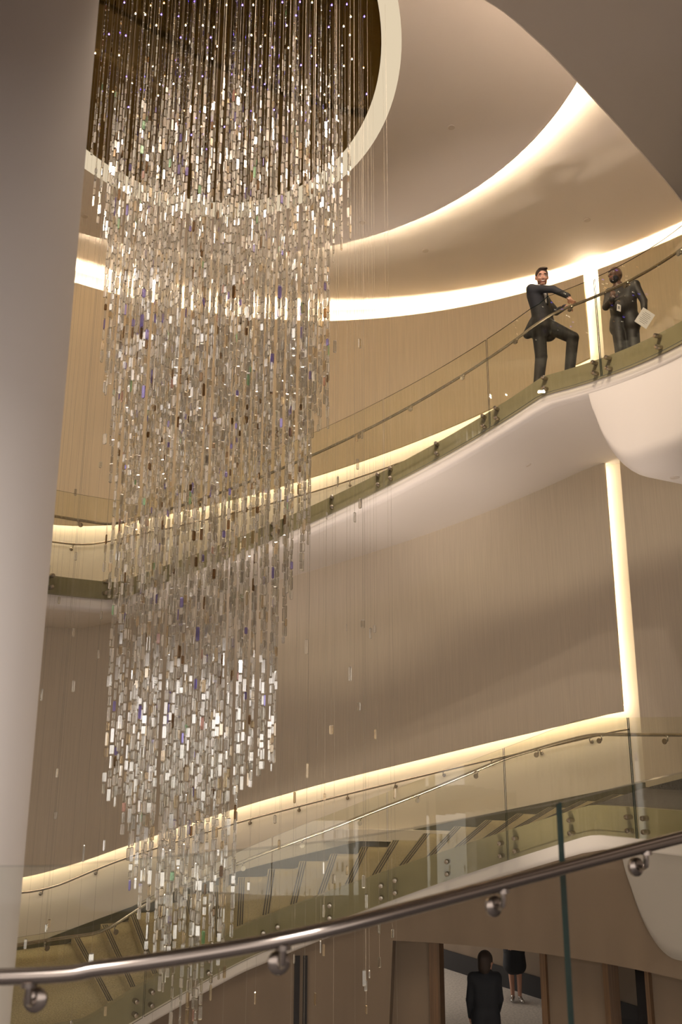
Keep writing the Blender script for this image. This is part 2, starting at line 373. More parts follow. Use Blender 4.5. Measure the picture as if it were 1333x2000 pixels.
stick(cover_plate(0, 0, -.0005, .05, 'small round cover plate on the sloping soffit of the upper flight'), so, 3.06, 13.58)
cover_plate(4.3, 10.75, 7.8195, .06, 'small round cover plate under the rounded bulkhead')

rows = []
for p in frange(40.6, 70, 20):
    t = Z_LAND + .02 + min(1, (p - 40.4) / 12) * .45; rows.append([wallp(p, RW - .035, Z_LAND), wallp(p, RW - .035, t), wallp(p, RW - .002, t), wallp(p, RW - .002, Z_LAND)])
smooth_by_angle(mk('sloping_kerb', *loft(rows), M['carpet_dark'], lo_st))
# vertical bulkhead below the lower flight and the lobby walls under it
lw = empty('wall_lobby', inn(20, .3, 0), 'brown lobby wall with openings under the lower flight', 'wall', kind='structure')
rows = []
for p in frange(-84, 112, 120):
    t = interp(LOI, p, 3) - .16
    b = 2.0 if p > 13 else 0
    rows.append([inn(p, .06, b), inn(p, .06, t), inn(p, .36, t), inn(p, .36, b)])
o = smooth_by_angle(mk('bulkhead_band', *loft(rows), M['lobby_wall'], lw))
def lobby_wall(p0, p1, off=.30):
    rows = []
    for p in frange(p0, p1, max(2, int((p1 - p0) / 3))):
        t = 2.0 if p > 5 else max(.35, 2.0 - (5 - p) * .12) ; t = max(.3, t)
        rows.append([inn(p, off, 0), inn(p, off, t), inn(p, off + .12, t), inn(p, off + .12, 0)])
    smooth_by_angle(mk('wall_panel', *loft(rows), M['lobby_wall'], lw))
def lobby_frame(p0, p1):
    rows = [[inn(p, .24, 0), inn(p, .24, 2.0), inn(p, .46, 2.0), inn(p, .46, 0)] for p in frange(p0, p1, 2)]
    fix_normals(mk('door_frame', *loft(rows), M['lobby_wood'], lw))
lobby_wall(13, 19.9); lobby_wall(39.5, 49); lobby_wall(55.4, 112)
for a, b in ((19.9, 21.7), (38.6, 39.5), (48.6, 49.4), (55, 55.6)): lobby_frame(a, b)
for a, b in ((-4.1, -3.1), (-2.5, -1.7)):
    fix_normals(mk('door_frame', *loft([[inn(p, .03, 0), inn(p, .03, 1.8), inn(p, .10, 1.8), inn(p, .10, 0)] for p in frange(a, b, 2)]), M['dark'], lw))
# far lobby wall and its black base
def slab_between(nm, a, b, z0, z1, th, m, parent):
    a, b = Vector((*a, 0)), Vector((*b, 0)); d = (b - a).normalized(); n = Vector((-d.y, d.x, 0)) * th
    V = [a + Vector((0, 0, z0)), b + Vector((0, 0, z0)), b + n + Vector((0, 0, z0)), a + n + Vector((0, 0, z0)), a + Vector((0, 0, z1)), b + Vector((0, 0, z1)), b + n + Vector((0, 0, z1)), a + n + Vector((0, 0, z1))]
    return fix_normals(mk(nm, V, [(0, 3, 2, 1), (4, 5, 6, 7), (0, 1, 5, 4), (1, 2, 6, 5), (2, 3, 7, 6), (3, 0, 4, 7)], m, parent))
fw = slab_between('wall_far', (8.0, 11.2), (-1.5, 24.7), 0, 3.2, -.2, M['lobby_wall'], None); tag(fw, 'brown wall at the far end of the lobby', 'wall', kind='structure')
slab_between('baseboard_far', (7.98, 11.17), (-1.52, 24.67), 0, .35, .02, M['dark'], fw)
rows = [[wallp(p, RB - .1, 2.75), wallp(p, 15.5, 2.75), wallp(p, 15.5, 2.95), wallp(p, RB - .1, 2.95)] for p in frange(0, 70, 24)]
tag(smooth_by_angle(mk('ceiling_lobby', *loft(rows), M['paint'])), 'low ceiling over the far part of the lobby', 'ceiling', kind='structure')
area_lamp('lobby_fill', (2.9, 17.0, 2.74), .5, 5, (1, .85, .7), '')  # unseen lamp added to light the lobby floor and people
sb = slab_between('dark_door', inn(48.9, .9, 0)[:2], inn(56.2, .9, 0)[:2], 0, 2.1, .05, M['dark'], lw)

# ------------------------------------------------------------------ balustrades
def bracket_geo(p_wall, p_rail, nrm):
    """round plate on the glass or wall, arm out, up to the rail"""
    pw, pr, n = Vector(p_wall), Vector(p_rail), Vector(nrm)
    a = pw; b = pw + n * .012
    plate = tube_geo([a, b, b + n * .008], [.032, .032, .022], 14)
    e = Vector((pr.x, pr.y, pw.z)); k = (e - pw)
    pts = [pw + n * .01, pw + k * .7, pw + k * .93 + Vector((0, 0, .008)), e + Vector((0, 0, .03)), Vector((pr.x, pr.y, pr.z - .018))]
    arm = tube_geo(pts, .0095, 8)
    sad = tube_geo([Vector((pr.x, pr.y, pr.z - .026)), Vector((pr.x, pr.y, pr.z - .012))], [.022, .022], 10)
    return merge(plate, arm, sad)
def rail_curve(tab, fn, p0, p1, step=1.0):
    return [fn(p, soft(tab, p, 1, 2.0)) for p in frange(p0, p1, int((p1 - p0) / step))]
def balustrade(tab, rail, label):
    IN = [(a[1],) + a[2:] for a in tab]
    root = empty('glass_balustrade', inn(13.6, 0, gb(IN, 13.6)), label, 'balustrade')
    joints = [13.6 + 22.4 * k for k in range(-5, 6)]
    for a, b in zip(joints, joints[1:]):
        a, b = max(a, -84) + .12, min(b, 112) - .12
        if b <= a: continue
        rows = []
        for p in frange(a, b, 12):
            g = gb(IN, p); t = g + 1.365 + (.07 if tab is UP and p > 48 else 0)
            rows.append([inn(p, -.086, g), inn(p, -.086, t), inn(p, -.07, t), inn(p, -.07, g)])
        V, F = loft(rows); me = bpy.data.meshes.new('glass_panel'); me.from_pydata(V, [], F); me.update()
        o = link_mesh('glass_panel', me, [M['glass'], M['edge']], root)
        fix_normals(o)
        for q in o.data.polygons:            # end faces and top/bottom edges are the dark glass edge
            n = q.normal; c = q.center; rad = Vector((c.x - C[0], c.y - C[1], 0)).normalized()
            if abs(n.dot(rad)) < .55: q.material_index = 1
        for u in (.055, .5, .945):
            p = a + (b - a) * u; g = gb(IN, p)
            for dz in (.08, .23):
                q = Vector(inn(p, 0, g + dz)); n = Vector((C[0] - q.x, C[1] - q.y, 0)).normalized()
                s = smooth_by_angle(mk('standoff_bolt', *tube_geo([q - n * .0, q + n * .10, q + n * .115, q + n * .118], [.03, .03, .026, .014], 14), M['steel'], root), 40)
    rc = rail_curve(rail, lambda p, z: inn(p, -.01, z), -84, 112)
    tube('handrail', rc, .021, M['steel'], root, 12)
    for k in range(-8, 9):
        p = 8.2 + 11.2 * k
        if p < -83 or p > 111: continue
        z = soft(rail, p, 1, 2.0); q = Vector(inn(p, -.07, z - .075)); n = Vector((q.x - C[0], q.y - C[1], 0)).normalized()
        smooth_by_angle(mk('rail_bracket', *bracket_geo(q, inn(p, -.01, z), n), M['steel'], root), 40)
    return root
balustrade(UP, UPRAIL, 'olive tinted glass balustrade with steel handrail along the upper flight')
balustrade(LO, LORAIL, 'glass balustrade with steel handrail along the lower flight')
def wall_rail(tab, p0, p1, b0, label):
    root = empty('wall_handrail', wallp((p0 + p1) / 2, RB, interp(tab, 0, 1)), label, 'handrail')
    tube('rail', rail_curve(tab, lambda p, z: wallp(p, RB - .10, z), p0, p1), .020, M['steel'], root, 12)
    k = b0
    while k < p1 - 1:
        if k > p0 + 1:
            z = soft(tab, k, 1, 2.0); q = Vector(wallp(k, RB, z - .075)); n = Vector((C[0] - q.x, C[1] - q.y, 0)).normalized()
            smooth_by_angle(mk('rail_bracket', *bracket_geo(q, wallp(k, RB - .10, z), n), M['steel'], root), 40)
        k += 6.1
wall_rail(UPWRAIL, -78, 33, -76, 'steel handrail on the cream wall beside the upper flight')
wall_rail(LOWRAIL, -78, 38.3, 3 - 6.1 * 13, 'steel handrail on the cream wall beside the lower flight')

# ------------------------------------------------------------------ near landing, its glass and rail, the big column and the overhang
def cat(pts, n=8):
    out = []; P = [Vector(p) for p in pts]
    for i in range(len(P) - 1):
        p0, p1, p2, p3 = P[max(i - 1, 0)], P[i], P[i + 1], P[min(i + 2, len(P) - 1)]
        for k in range(n):
            t = k / n; out.append(.5 * ((2 * p1) + (p2 - p0) * t + (2 * p0 - 5 * p1 + 4 * p2 - p3) * t * t + (3 * p1 - p0 - 3 * p2 + p3) * t ** 3))
    out.append(P[-1]); return out
NR = cat([(-3.3, 2.75, 3.93), (-2.2, 2.59, 3.94), (-.9, 2.537, 3.976), (-.629, 2.535, 3.999), (-.364, 2.562, 4.029), (-.146, 2.60, 4.058), (.052, 2.672, 4.087), (.542, 2.949, 4.152), (1.22, 3.294, 4.249), (2.0, 3.66, 4.36), (2.9, 4.05, 4.5)])
GT = cat([(-3.3, 2.83, 4.235), (-2.2, 2.65, 4.24), (-.936, 2.561 + .05, 4.24), (-.654, 2.60, 4.255), (-.284, 2.648, 4.28), (.053, 2.75, 4.305), (.538, 3.02, 4.354), (.748, 3.13, 4.376), (1.255, 3.385, 4.462), (2.03, 3.75, 4.56), (2.95, 4.14, 4.7)])
nb = empty('glass_balustrade', (0, 2.7, 3.0), 'near glass balustrade with thick steel handrail across the foreground', 'balustrade')
def near_panel(seg):
    rows = []
    for i, p in enumerate(seg):
        t = (seg[min(i + 1, len(seg) - 1)] - seg[max(i - 1, 0)]); n = Vector((t.y, -t.x, 0)).normalized() * .008
        lo = Vector((p.x, p.y, p.z - 1.5)); rows.append([lo + n, p + n, p - n, lo - n])
    V, F = loft(rows); o = mk('glass_panel', V, F, [M['glass_near'], M['edge']], nb); fix_normals(o)
    for q in o.data.polygons:
        if abs(q.normal.z) > .7 or len(q.vertices) == 4 and q.area < .05 and abs(q.normal.z) < .3 and q.index >= len(o.data.polygons) - 2: q.material_index = 1
ji = min(range(len(GT)), key=lambda i: abs(GT[i].x - .765))
GA = GT[:ji] + [GT[ji] + (GT[ji - 1] - GT[ji]).normalized() * .006]; GB = [GT[ji] + (GT[ji + 1] - GT[ji]).normalized() * .006] + GT[ji + 1:]
near_panel(GA); near_panel(GB)
tube('handrail', NR, .021, M['rail_dark'], nb, 20)
def at_x(curve, x):
    for a, b in zip(curve, curve[1:]):
        if a.x <= x <= b.x: return a.lerp(b, (x - a.x) / (b.x - a.x)), (b - a).normalized()
for x in (-2.6, -1.45, -.82, -.155, .51, 1.06, 1.75):
    pr, t = at_x(NR, x); g, _ = at_x(GT, x); n = Vector((t.y, -t.x, 0)).normalized()
    base = Vector((g.x, g.y, pr.z - .072)) + n * .008
    e = pr.copy(); d = (e - base); d.z = 0; base = Vector((e.x, e.y, base.z)) - n * d.dot(n) 
    smooth_by_angle(mk('rail_bracket', *bracket_geo(base, pr, n), M['rail_dark'], nb), 40)
V = []; 
front = [(p.x, p.y + .02) for p in GT[::4]]
poly = front + [(3.6, 2.0), (9.4, 1.0), (9.4, -4), (-9.4, -4), (-9.4, 1.0), (-4.0, 2.0)]  # back and sides widened out of view to keep the overhang dark
V = [(x, y, 2.6) for x, y in poly] + [(x, y, 2.95) for x, y in poly]; n = len(poly)
tag(fix_normals(mk('floor_landing', V, [tuple(range(n)), tuple(range(n, 2 * n))] + [(k, (k + 1) % n, n + (k + 1) % n, n + k) for k in range(n)], M['carpet_dark'])), 'near stair landing slab in the foreground', 'floor', kind='structure')
V, F = [], []
cxy = (-2.16, 3.56); cr = .90
rows = [[(cxy[0] + cr * math.cos(2 * math.pi * k / 96), cxy[1] + cr * math.sin(2 * math.pi * k / 96), z) for k in range(96)] for z in (0, 2, 4, 6, 8, 11.0)]
tag(smooth_by_angle(mk('column', *loft(rows), M['paint'])), 'big smooth white column at the left', 'column', kind='structure')
edge = cat([(-4.6, 4.6), (-3, 5.2), (-1.2, 5.6), (.4, 6.05), (1.29, 6.44), (1.86, 6.91), (2.39, 7.45), (3.18, 8.30), (4.20, 9.46), (5.2, 10.75), (6.1, 12.0)] if False else [(-4.6, 4.6, 0), (-3, 5.2, 0), (-1.2, 5.6, 0), (.4, 6.02, 0), (1.29, 6.44, 0), (1.86, 6.91, 0), (2.39, 7.45, 0), (3.18, 8.30, 0), (4.20, 9.46, 0), (5.2, 10.75, 0), (5.9, 11.8, 0)], 6)
poly = [(p.x, p.y) for p in edge] + [(7.4, 11.0), (8.0, 6), (7.0, -2.5), (-6.0, -2.5)]; n = len(poly)
def inset(d): return [(x - (d * .6 if i < len(edge) else 0) * -1 * .5, y - (d if i < len(edge) else 0)) for i, (x, y) in enumerate(poly)]
lay = [(11.0, .0), (11.03, -.03), (11.1, -.05), (11.5, -.05)]
V = []; F = []
for z, d in lay: V += [(x, y, z) for x, y in inset(d)]
F = [tuple(range(n)), tuple(reversed(range(3 * n, 4 * n)))] + [(a * n + k, a * n + (k + 1) % n, (a + 1) * n + (k + 1) % n, (a + 1) * n + k) for a in range(3) for k in range(n)]
tag(smooth_by_angle(mk('ceiling_overhang', V, F, M['paint'])), 'dark curved overhang at the upper right corner', 'ceiling', kind='structure')

# added out of view to shade column top and overhang: ceiling, wall, side walls
wf = empty('wall_blocker', (0, .7, 0), 'unseen wall and ceiling added behind the camera to block light', 'wall', kind='structure')
mk('blocker_ceiling', *box_geo((-9.4, -4, 6.0), (9.4, .8, 6.2)), M['paint'], wf)
mk('blocker_wall', *box_geo((-9.4, .6, 6.2), (9.4, .8, 11.0)), M['lobby_wall'], wf)
for x in (-1.5, .9): area_lamp('column_fill', (x, .25, 5.99), .2, 80, (1, .94, .9), '')  # unseen lamps added to brighten the middle of the column
for sx in (-1, 1):
    o = mk('wall_blocker_left' if sx < 0 else 'wall_blocker_right', *box_geo((sx * 9.5 - .1, -4, 0), (sx * 9.5 + .1, 9.0, 13.5)), M['paint'])
    tag(o, 'added side wall closing off light outside the frame on the ' + ('left' if sx < 0 else 'right'), 'wall', kind='structure')

# ------------------------------------------------------------------ chandelier
CC = (-1.42, 9.3)
#        z     x_left  x_right
SEC = [(13.4, -3.02, .2), (11.53, -3.02, .16), (10.53, -2.95, .12), (10.33, -2.80, -.09), (8.23, -2.68, -.09), (8.08, -2.56, -.30), (6.97, -2.52, -.31),
       (6.37, -2.54, -.41), (6.2, -2.53, -.49), (5.89, -2.43, -.57), (5.3, -2.41, -.61), (4.36, -2.38, -.62), (4.21, -2.40, -.84), (4.04, -2.40, -.99), (3.91, -2.24, -1.0),
       (3.28, -2.10, -.99), (2.9, -1.97, -.99), (2.58, -1.90, -1.12), (2.35, -1.76, -1.20), (2.1, -1.66, -1.26), (1.9, -1.6, -1.32)]
SECr = [tuple(s) for s in reversed(SEC)]
ZM = ZD + .11
ch = empty('crystal_chandelier', (CC[0], CC[1], ZM), 'tall spiral chandelier of clear crystal strands hanging from the oval recess', 'chandelier')
def crystal_geo(x, y, z, w, h, ang, dfl=.42):
    """faceted oblong: shoulders and tapered ends, centre z"""
    V = []
    for zz, s in ((-h / 2, .6), (-h / 2 + w * .22, 1), (h / 2 - w * .22, 1), (h / 2, .6)):
        for k, (a, b) in enumerate(((.92, dfl), (-.92, dfl), (-.92, -dfl), (.92, -dfl))):
            px, py = a * s * w / 2 * 1.0, b * s * w / 2 * 1.0
            V.append((x + px * math.cos(ang) - py * math.sin(ang), y + px * math.sin(ang) + py * math.cos(ang), z + zz))
    F = [(3, 2, 1, 0), (12, 13, 14, 15)]
    for r in range(3):
        for k in range(4): F.append((r * 4 + k, r * 4 + (k + 1) % 4, r * 4 + 4 + (k + 1) % 4, r * 4 + 4 + k))
    return V, F
def wire_geo(x, y, z0, z1, r=.0009):
    V = [(x + r * math.cos(a), y + r * math.sin(a), z) for z in (z0, z1) for a in (0, 2.094, 4.189)]
    return V, [(0, 1, 4, 3), (1, 2, 5, 4), (2, 0, 3, 5)]
def pick_mat():
    u = random.random()
    return 0 if u < .90 else 1 if u < .965 else 2 if u < .977 else 3 if u < .980 else 4 if u < .983 else 5
led_me = []
for i in range(3):
    V, F = [], []
    for zz, rr in ((0, .006), (-.006, .009), (-.012, .006)): V += [(rr * math.cos(2 * math.pi * k / 6), rr * math.sin(2 * math.pi * k / 6), zz) for k in range(6)]
    F = [(0, 1, 2, 3, 4, 5), (17, 16, 15, 14, 13, 12)] + [(a * 6 + k, a * 6 + 6 + k, a * 6 + 6 + (k + 1) % 6, a * 6 + (k + 1) % 6) for a in range(2) for k in range(6)]
    me = bpy.data.meshes.new('anchor_light'); me.from_pydata(V, [], F); me.materials.append(E_PT[i]); led_me.append(me)
def strand(name, items, x, y, zlow, lamp=True):
    V, F, MI = [], [], []
    for (z, w, h, ang, mi) in items:
        v, f = crystal_geo(x, y, z, w, h, ang); o = len(V); V += v; F += [tuple(i + o for i in q) for q in f]; MI += [mi] * len(f)
    v, f = wire_geo(x, y, zlow, ZM); o = len(V); V += v; F += [tuple(i + o for i in q) for q in f]; MI += [6] * len(f)
    me = bpy.data.meshes.new(name); me.from_pydata(V, [], F); me.update()
    me.polygons.foreach_set('material_index', MI)
    ob = link_mesh(name, me, CR + [M['wire']], ch)
    if lamp and random.random() < .5:
        u = random.random(); l = bpy.data.objects.new('anchor_light', led_me[0 if u < .5 else 1 if u < .85 else 2]); COL.objects.link(l)
        l.parent = ob; l.matrix_parent_inverse = ob.matrix_world.inverted(); l.location = (x + .02, y, ZM - .001)
    return ob
sp = .178; loose = []; nst = 0; todo = []
for iy in range(-14, 15):
    for ix in range(-14, 15):
        x = CC[0] + (ix + .5 * (iy & 1)) * sp + random.uniform(-.035, .035); y = CC[1] + iy * sp * .95 + random.uniform(-.035, .035)
        # walk down the strand: a crystal sits wherever the tapering body covers this plan position
        items = []; z = ZM - .05 - random.random() * .1; big = []
        gate = random.random()
        while z > 1.95:
            l, r = interp(SECr, z, 1), interp(SECr, z, 2); c, hw = (l + r) / 2, (r - l) / 2
            q = math.hypot((x - c) / hw, (y - CC[1]) / (hw * 1.12))
            inside = q < 1.0
            small = (6.9 < z < 8.1 and q < .97) or z > 11.2
            h = random.uniform(.05, .075) if small else random.choice((.07, .085, .10, .10, .12, .14))
            wd = random.uniform(.014, .020) if z > 11.2 else random.uniform(.022, .030) if small else random.uniform(.024, .032) if z > 9.7 else random.uniform(.028, .038) if z > 4.8 else random.uniform(.032, .044)
            shell = q > .42 + .2 * math.sin(z * 2.1)           # the core is airy, the shell dense
            if inside and (shell or gate < .65 or z < 6.4) and not (z > 11.2 + gate and gate > .35):
                items.append((z - h / 2, wd, h, random.uniform(0, math.pi), pick_mat()))
            z -= h + random.uniform(.004, .012)
        if len(items) < 3: continue
        lows = [it for it in items if it[0] < 3.6]
        keep = [it for it in items if it[0] >= 3.6]
        nst += 1; todo.append((x, y, keep, lows, items[-1][0]))
todo.sort(key=lambda a: a[1])                       # the nearest strands become parts of their own
extra = []
for i, (x, y, keep, lows, zl) in enumerate(todo):
    if i < 290 or lows:
        ob = strand('crystal_strand', keep, x, y, zl)
        for it in lows: loose.append((ob, x, y, it))
    else: extra.append((x, y, keep, zl))
if extra:
    V, F, MI = [], [], []
    for x, y, keep, zl in extra:
        for (z, wd, h, ang, mi) in keep:
            v, f = crystal_geo(x, y, z, wd, h, ang); o = len(V); V += v; F += [tuple(i + o for i in q) for q in f]; MI += [mi] * len(f)
        v, f = wire_geo(x, y, zl, ZM); o = len(V); V += v; F += [tuple(i + o for i in q) for q in f]; MI += [6] * len(f)
    me = bpy.data.meshes.new('far_crystal_strands'); me.from_pydata(V, [], F); me.polygons.foreach_set('material_index', MI)
    o = link_mesh('far_crystal_strands', me, CR + [M['wire']], ch); o['kind'] = 'stuff'
loose.sort(key=lambda a: a[3][0])
single, rest = loose[:296], loose[296:]
proto = {}
for ob, x, y, (z, wd, h, ang, mi) in single:
    key = (round(h, 3), mi)
    if key not in proto:
        V, F = crystal_geo(0, 0, 0, .038, h, 0); me = bpy.data.meshes.new('crystal'); me.from_pydata(V, [], F); me.materials.append(CR[mi]); proto[key] = me
    o = bpy.data.objects.new('crystal', proto[key]); COL.objects.link(o); o.parent = ob; o.matrix_parent_inverse = Matrix.Translation((-CC[0], -CC[1], -ZM)) @ Matrix.Translation((CC[0], CC[1], ZM))
    o.location = (x, y, z); o.rotation_euler = (0, 0, ang)
if rest:
    V, F, MI = [], [], []
    for ob, x, y, (z, wd, h, ang, mi) in rest:
        v, f = crystal_geo(x, y, z, wd, h, ang); o = len(V); V += v; F += [tuple(i + o for i in q) for q in f]; MI += [mi] * len(f)
    me = bpy.data.meshes.new('crystals'); me.from_pydata(V, [], F); me.polygons.foreach_set('material_index', MI)
    o = link_mesh('crystals', me, CR, ch); o['kind'] = 'stuff'
# outlying wires that carry one or two single crystals each
for k in range(110):
    a = random.uniform(0, 2 * math.pi); rr = random.uniform(1.0, 1.32)
    x = CC[0] + .02 + 1.62 * rr * math.cos(a); y = CC[1] + 1.75 * rr * math.sin(a)
    if (x - OC[0]) ** 2 / (OA - .1) ** 2 + (y - OC[1]) ** 2 / (OB - .1) ** 2 > 1: continue
    its = [(random.uniform(1.6, 8.5) if random.random() < .7 else random.uniform(1.2, 3.2), random.uniform(.028, .04), random.choice((.08, .1, .13)), random.uniform(0, 3), 0 if random.random() < .8 else 1) for _ in range(random.choice((1, 1, 2)))]
    strand('single_crystal_wire', its, x, y, min(i[0] for i in its), lamp=k % 2 == 0)
print('strands', nst, 'loose', len(loose))

# ------------------------------------------------------------------ people: one smooth surface per body, grown from a distance field
def v3(*a): return np.array(a, float)
def Rz(a): c, s = math.cos(a), math.sin(a); return np.array([[c, -s, 0], [s, c, 0], [0, 0, 1.0]])
def Rx(a): c, s = math.cos(a), math.sin(a); return np.array([[1, 0, 0], [0, c, -s], [0, s, c]])
class Field:
    def __init__(self, h=.012): self.p = []; self.h = h
    def cap(self, a, b, ra, rb=None, m=0, k=.02): self.p.append(('c', np.array(a, float), np.array(b, float), ra, ra if rb is None else rb, m, k)); return self
    def ell(self, c, r, rot=None, m=0, k=.02): self.p.append(('e', np.array(c, float), np.array(r, float), np.eye(3) if rot is None else rot, m, k)); return self
    def cut(self, c, r, rot=None): self.p.append(('s', np.array(c, float), np.array(r, float), np.eye(3) if rot is None else rot, 0, 0)); return self
    def box(self, c, r, rot=None, m=0, k=.01, rd=.01): self.p.append(('b', np.array(c, float), np.array(r, float), np.eye(3) if rot is None else rot, m, k, rd)); return self
    def mesh(self, name):
        lo, hi = np.full(3, 9e9), np.full(3, -9e9)
        for q in self.p:
            if q[0] == 's': continue
            if q[0] == 'c': pts = [(q[1], q[3]), (q[2], q[4])]
            else: pts = [(q[1], q[2].max() * (1.75 if q[0] == 'b' else 1))]
            for c, r in pts: lo = np.minimum(lo, c - r); hi = np.maximum(hi, c + r)
        h = self.h; lo -= 4 * h; hi += 4 * h; n = np.ceil((hi - lo) / h).astype(int) + 1
        f = np.full(n, 1.0); lab = np.zeros(n, int)
        ax = [lo[i] + h * np.arange(n[i]) for i in range(3)]
        for q in self.p:
            if q[0] == 'c':
                r = max(q[3], q[4]) + .07; a, b = np.minimum(q[1], q[2]) - r, np.maximum(q[1], q[2]) + r
            else:
                r = q[2].max() * 1.75 + .07; a, b = q[1] - r, q[1] + r
            i0 = np.clip(((a - lo) / h).astype(int), 0, n - 1); i1 = np.clip(((b - lo) / h).astype(int) + 2, 1, n)
            sl = tuple(slice(i0[i], i1[i]) for i in range(3))
            P = np.stack(np.meshgrid(*[ax[i][sl[i]] for i in range(3)], indexing='ij'), -1)
            if q[0] == 'c':
                d = q[2] - q[1]; L = max(1e-9, d @ d); t = np.clip(((P - q[1]) @ d) / L, 0, 1)
                dist = np.linalg.norm(P - q[1] - t[..., None] * d, axis=-1) - (q[3] + (q[4] - q[3]) * t); m, k = q[5], q[6]
            else:
                X = (P - q[1]) @ q[3]
                if q[0] == 'b':
                    e = np.abs(X) - (q[2] - q[6]); dist = np.linalg.norm(np.maximum(e, 0), axis=-1) + np.minimum(e.max(-1), 0) - q[6]
                else:
                    k0 = np.linalg.norm(X / q[2], axis=-1); k1 = np.maximum(1e-6, np.linalg.norm(X / q[2] ** 2, axis=-1)); dist = k0 * (k0 - 1) / k1
                m, k = q[4], q[5]
            g = f[sl]
            if q[0] == 's': f[sl] = np.maximum(g, -dist); continue
            lab[sl] = np.where(dist < g, m, lab[sl])
            if k > 0:
                u = np.clip(.5 + .5 * (g - dist) / k, 0, 1); f[sl] = g + (dist - g) * u - k * u * (1 - u)
            else: f[sl] = np.minimum(g, dist)
        # surface nets
        ins = f < 0; nx, ny, nz = n
        cs = sum(ins[i:nx - 1 + i, j:ny - 1 + j, l:nz - 1 + l].astype(int) for i in (0, 1) for j in (0, 1) for l in (0, 1))
        act = (cs > 0) & (cs < 8); idx = np.full(act.shape, -1); cells = np.argwhere(act); idx[act] = np.arange(len(cells))
        acc = np.zeros((len(cells), 3)); cnt = np.zeros(len(cells))
        off = [(i, j, l) for i in (0, 1) for j in (0, 1) for l in (0, 1)]
        for A in off:
            for B in off:
                if sum(abs(A[t] - B[t]) for t in range(3)) != 1 or A > B: continue
                fa = f[tuple((cells + A).T)]; fb = f[tuple((cells + B).T)]; s = (fa < 0) != (fb < 0)
                t = np.where(s, fa / np.where(s, fa - fb, 1), 0)
                acc += np.where(s[:, None], np.array(A) + t[:, None] * (np.array(B) - np.array(A)), 0); cnt += s
        V = lo + (cells + acc / cnt[:, None]) * h; L = lab[tuple(cells.T)]
        F = []
        for axn in range(3):
            d = [0, 0, 0]; d[axn] = 1; u, v = [(1, 2), (2, 0), (0, 1)][axn]
            A = ins[:-1, :-1, :-1]; B = ins[d[0]:nx - 1 + d[0], d[1]:ny - 1 + d[1], d[2]:nz - 1 + d[2]]
            for flip in (False, True):
                e = np.argwhere((A & ~B) if not flip else (~A & B)); e = e[(e[:, u] > 0) & (e[:, v] > 0)]
                du = np.zeros(3, int); du[u] = 1; dv = np.zeros(3, int); dv[v] = 1
                q = np.stack([idx[tuple((e).T)], idx[tuple((e - du).T)], idx[tuple((e - du - dv).T)], idx[tuple((e - dv).T)]], 1)
                if flip: q = q[:, ::-1]
                F.append(q[(q >= 0).all(1)])
        F = np.concatenate(F)
        me = bpy.data.meshes.new(name); me.from_pydata(V.tolist(), [], F.tolist()); me.update()
        me.polygons.foreach_set('material_index', [int(x) for x in L[F[:, 0]]])
        return me
def hand(f, w, d, side, nrm, m, curl=.5, thumb=1):
    w, d, side, nrm = [np.array(x, float) for x in (w, d, side, nrm)]
    d /= np.linalg.norm(d); side -= d * (side @ d); side /= np.linalg.norm(side); nrm = np.cross(d, side) * (1 if np.dot(np.cross(d, side), nrm) > 0 else -1)
    f.cap(w - d * .03, w + d * .03, .027, .03, m, .015)
    f.ell(w + d * .055, (.05, .041, .021), np.stack([d, side, nrm], 1), m, .012)
    for i, ln in enumerate((.036, .042, .040, .031)):
        a = w + d * .092 + side * (.030 - .02 * i); d1 = d * math.cos(curl) + nrm * math.sin(curl); b = a + d1 * ln
        d2 = d * math.cos(curl * 2.2) + nrm * math.sin(curl * 2.2); c = b + d2 * ln * .85
        f.cap(a - d * .02, b, .0105, .0095, m, .004); f.cap(b, c, .0095, .008, m, .004)
    a = w + d * .03 + side * .036 * thumb; b = a + (d * .65 + side * .75 * thumb) * .04; f.cap(a - side * .01 * thumb, b, .014, .011, m, .006); f.cap(b, b + (d * .9 + nrm * .35) * .03, .011, .009, m, .004)
HS = 1.12
def head(f, c, rot, m):
    T = lambda x, y, z: np.array(c) + rot @ (HS * v3(x, y, z))
    f.ell(T(0, .012, .025), (.077 * HS, .097 * HS, .098 * HS), rot, m, .02); f.ell(T(0, -.028, -.045), (.058 * HS, .066 * HS, .072 * HS), rot, m, .03)
    f.cap(T(0, -.092, .012), T(0, -.106, -.02), .009, .015, m, .01); f.ell(T(0, -.072, -.082), (.026 * HS, .022 * HS, .02 * HS), rot, m, .02)
    for s in (-1, 1):
        f.ell(T(s * .079, .012, -.002), (.010 * HS, .022 * HS, .032 * HS), rot, m, .006); f.ell(T(s * .034, -.075, -.018), (.026 * HS, .02 * HS, .02 * HS), rot, m, .02)
        f.cap(T(s * .012, -.086, .034), T(s * .05, -.074, .034), .009, .009, m, .012)
    f.cap(T(0, .02, -.06), T(0, .035, -.14), .054, .058, m, .03)
    return T
SKIN = mat('light_skin', (.62, .33, .23), .5); SKIN_D = mat('dark_skin', (.10, .05, .035), .42)
SUIT = mat('black_suit', (.012, .013, .018), .75); UNI = mat('black_uniform', (.010, .010, .012), .6); SHOE = mat('black_shoe', (.008, .008, .008), .3)
HAIR = mat('dark_brown_hair', (.035, .018, .010), .6, bump=((150, 150, 40), .4)); BEARD = mat('brown_stubble', (.16, .07, .04), .7)
EYE_W = mat('eye_white', (.75, .72, .68), .3); EYE_D = mat('eye_dark', (.02, .015, .01), .2); TEETH = mat('teeth', (.82, .78, .7), .3); LIP = mat('lips', (.30, .09, .07), .5)
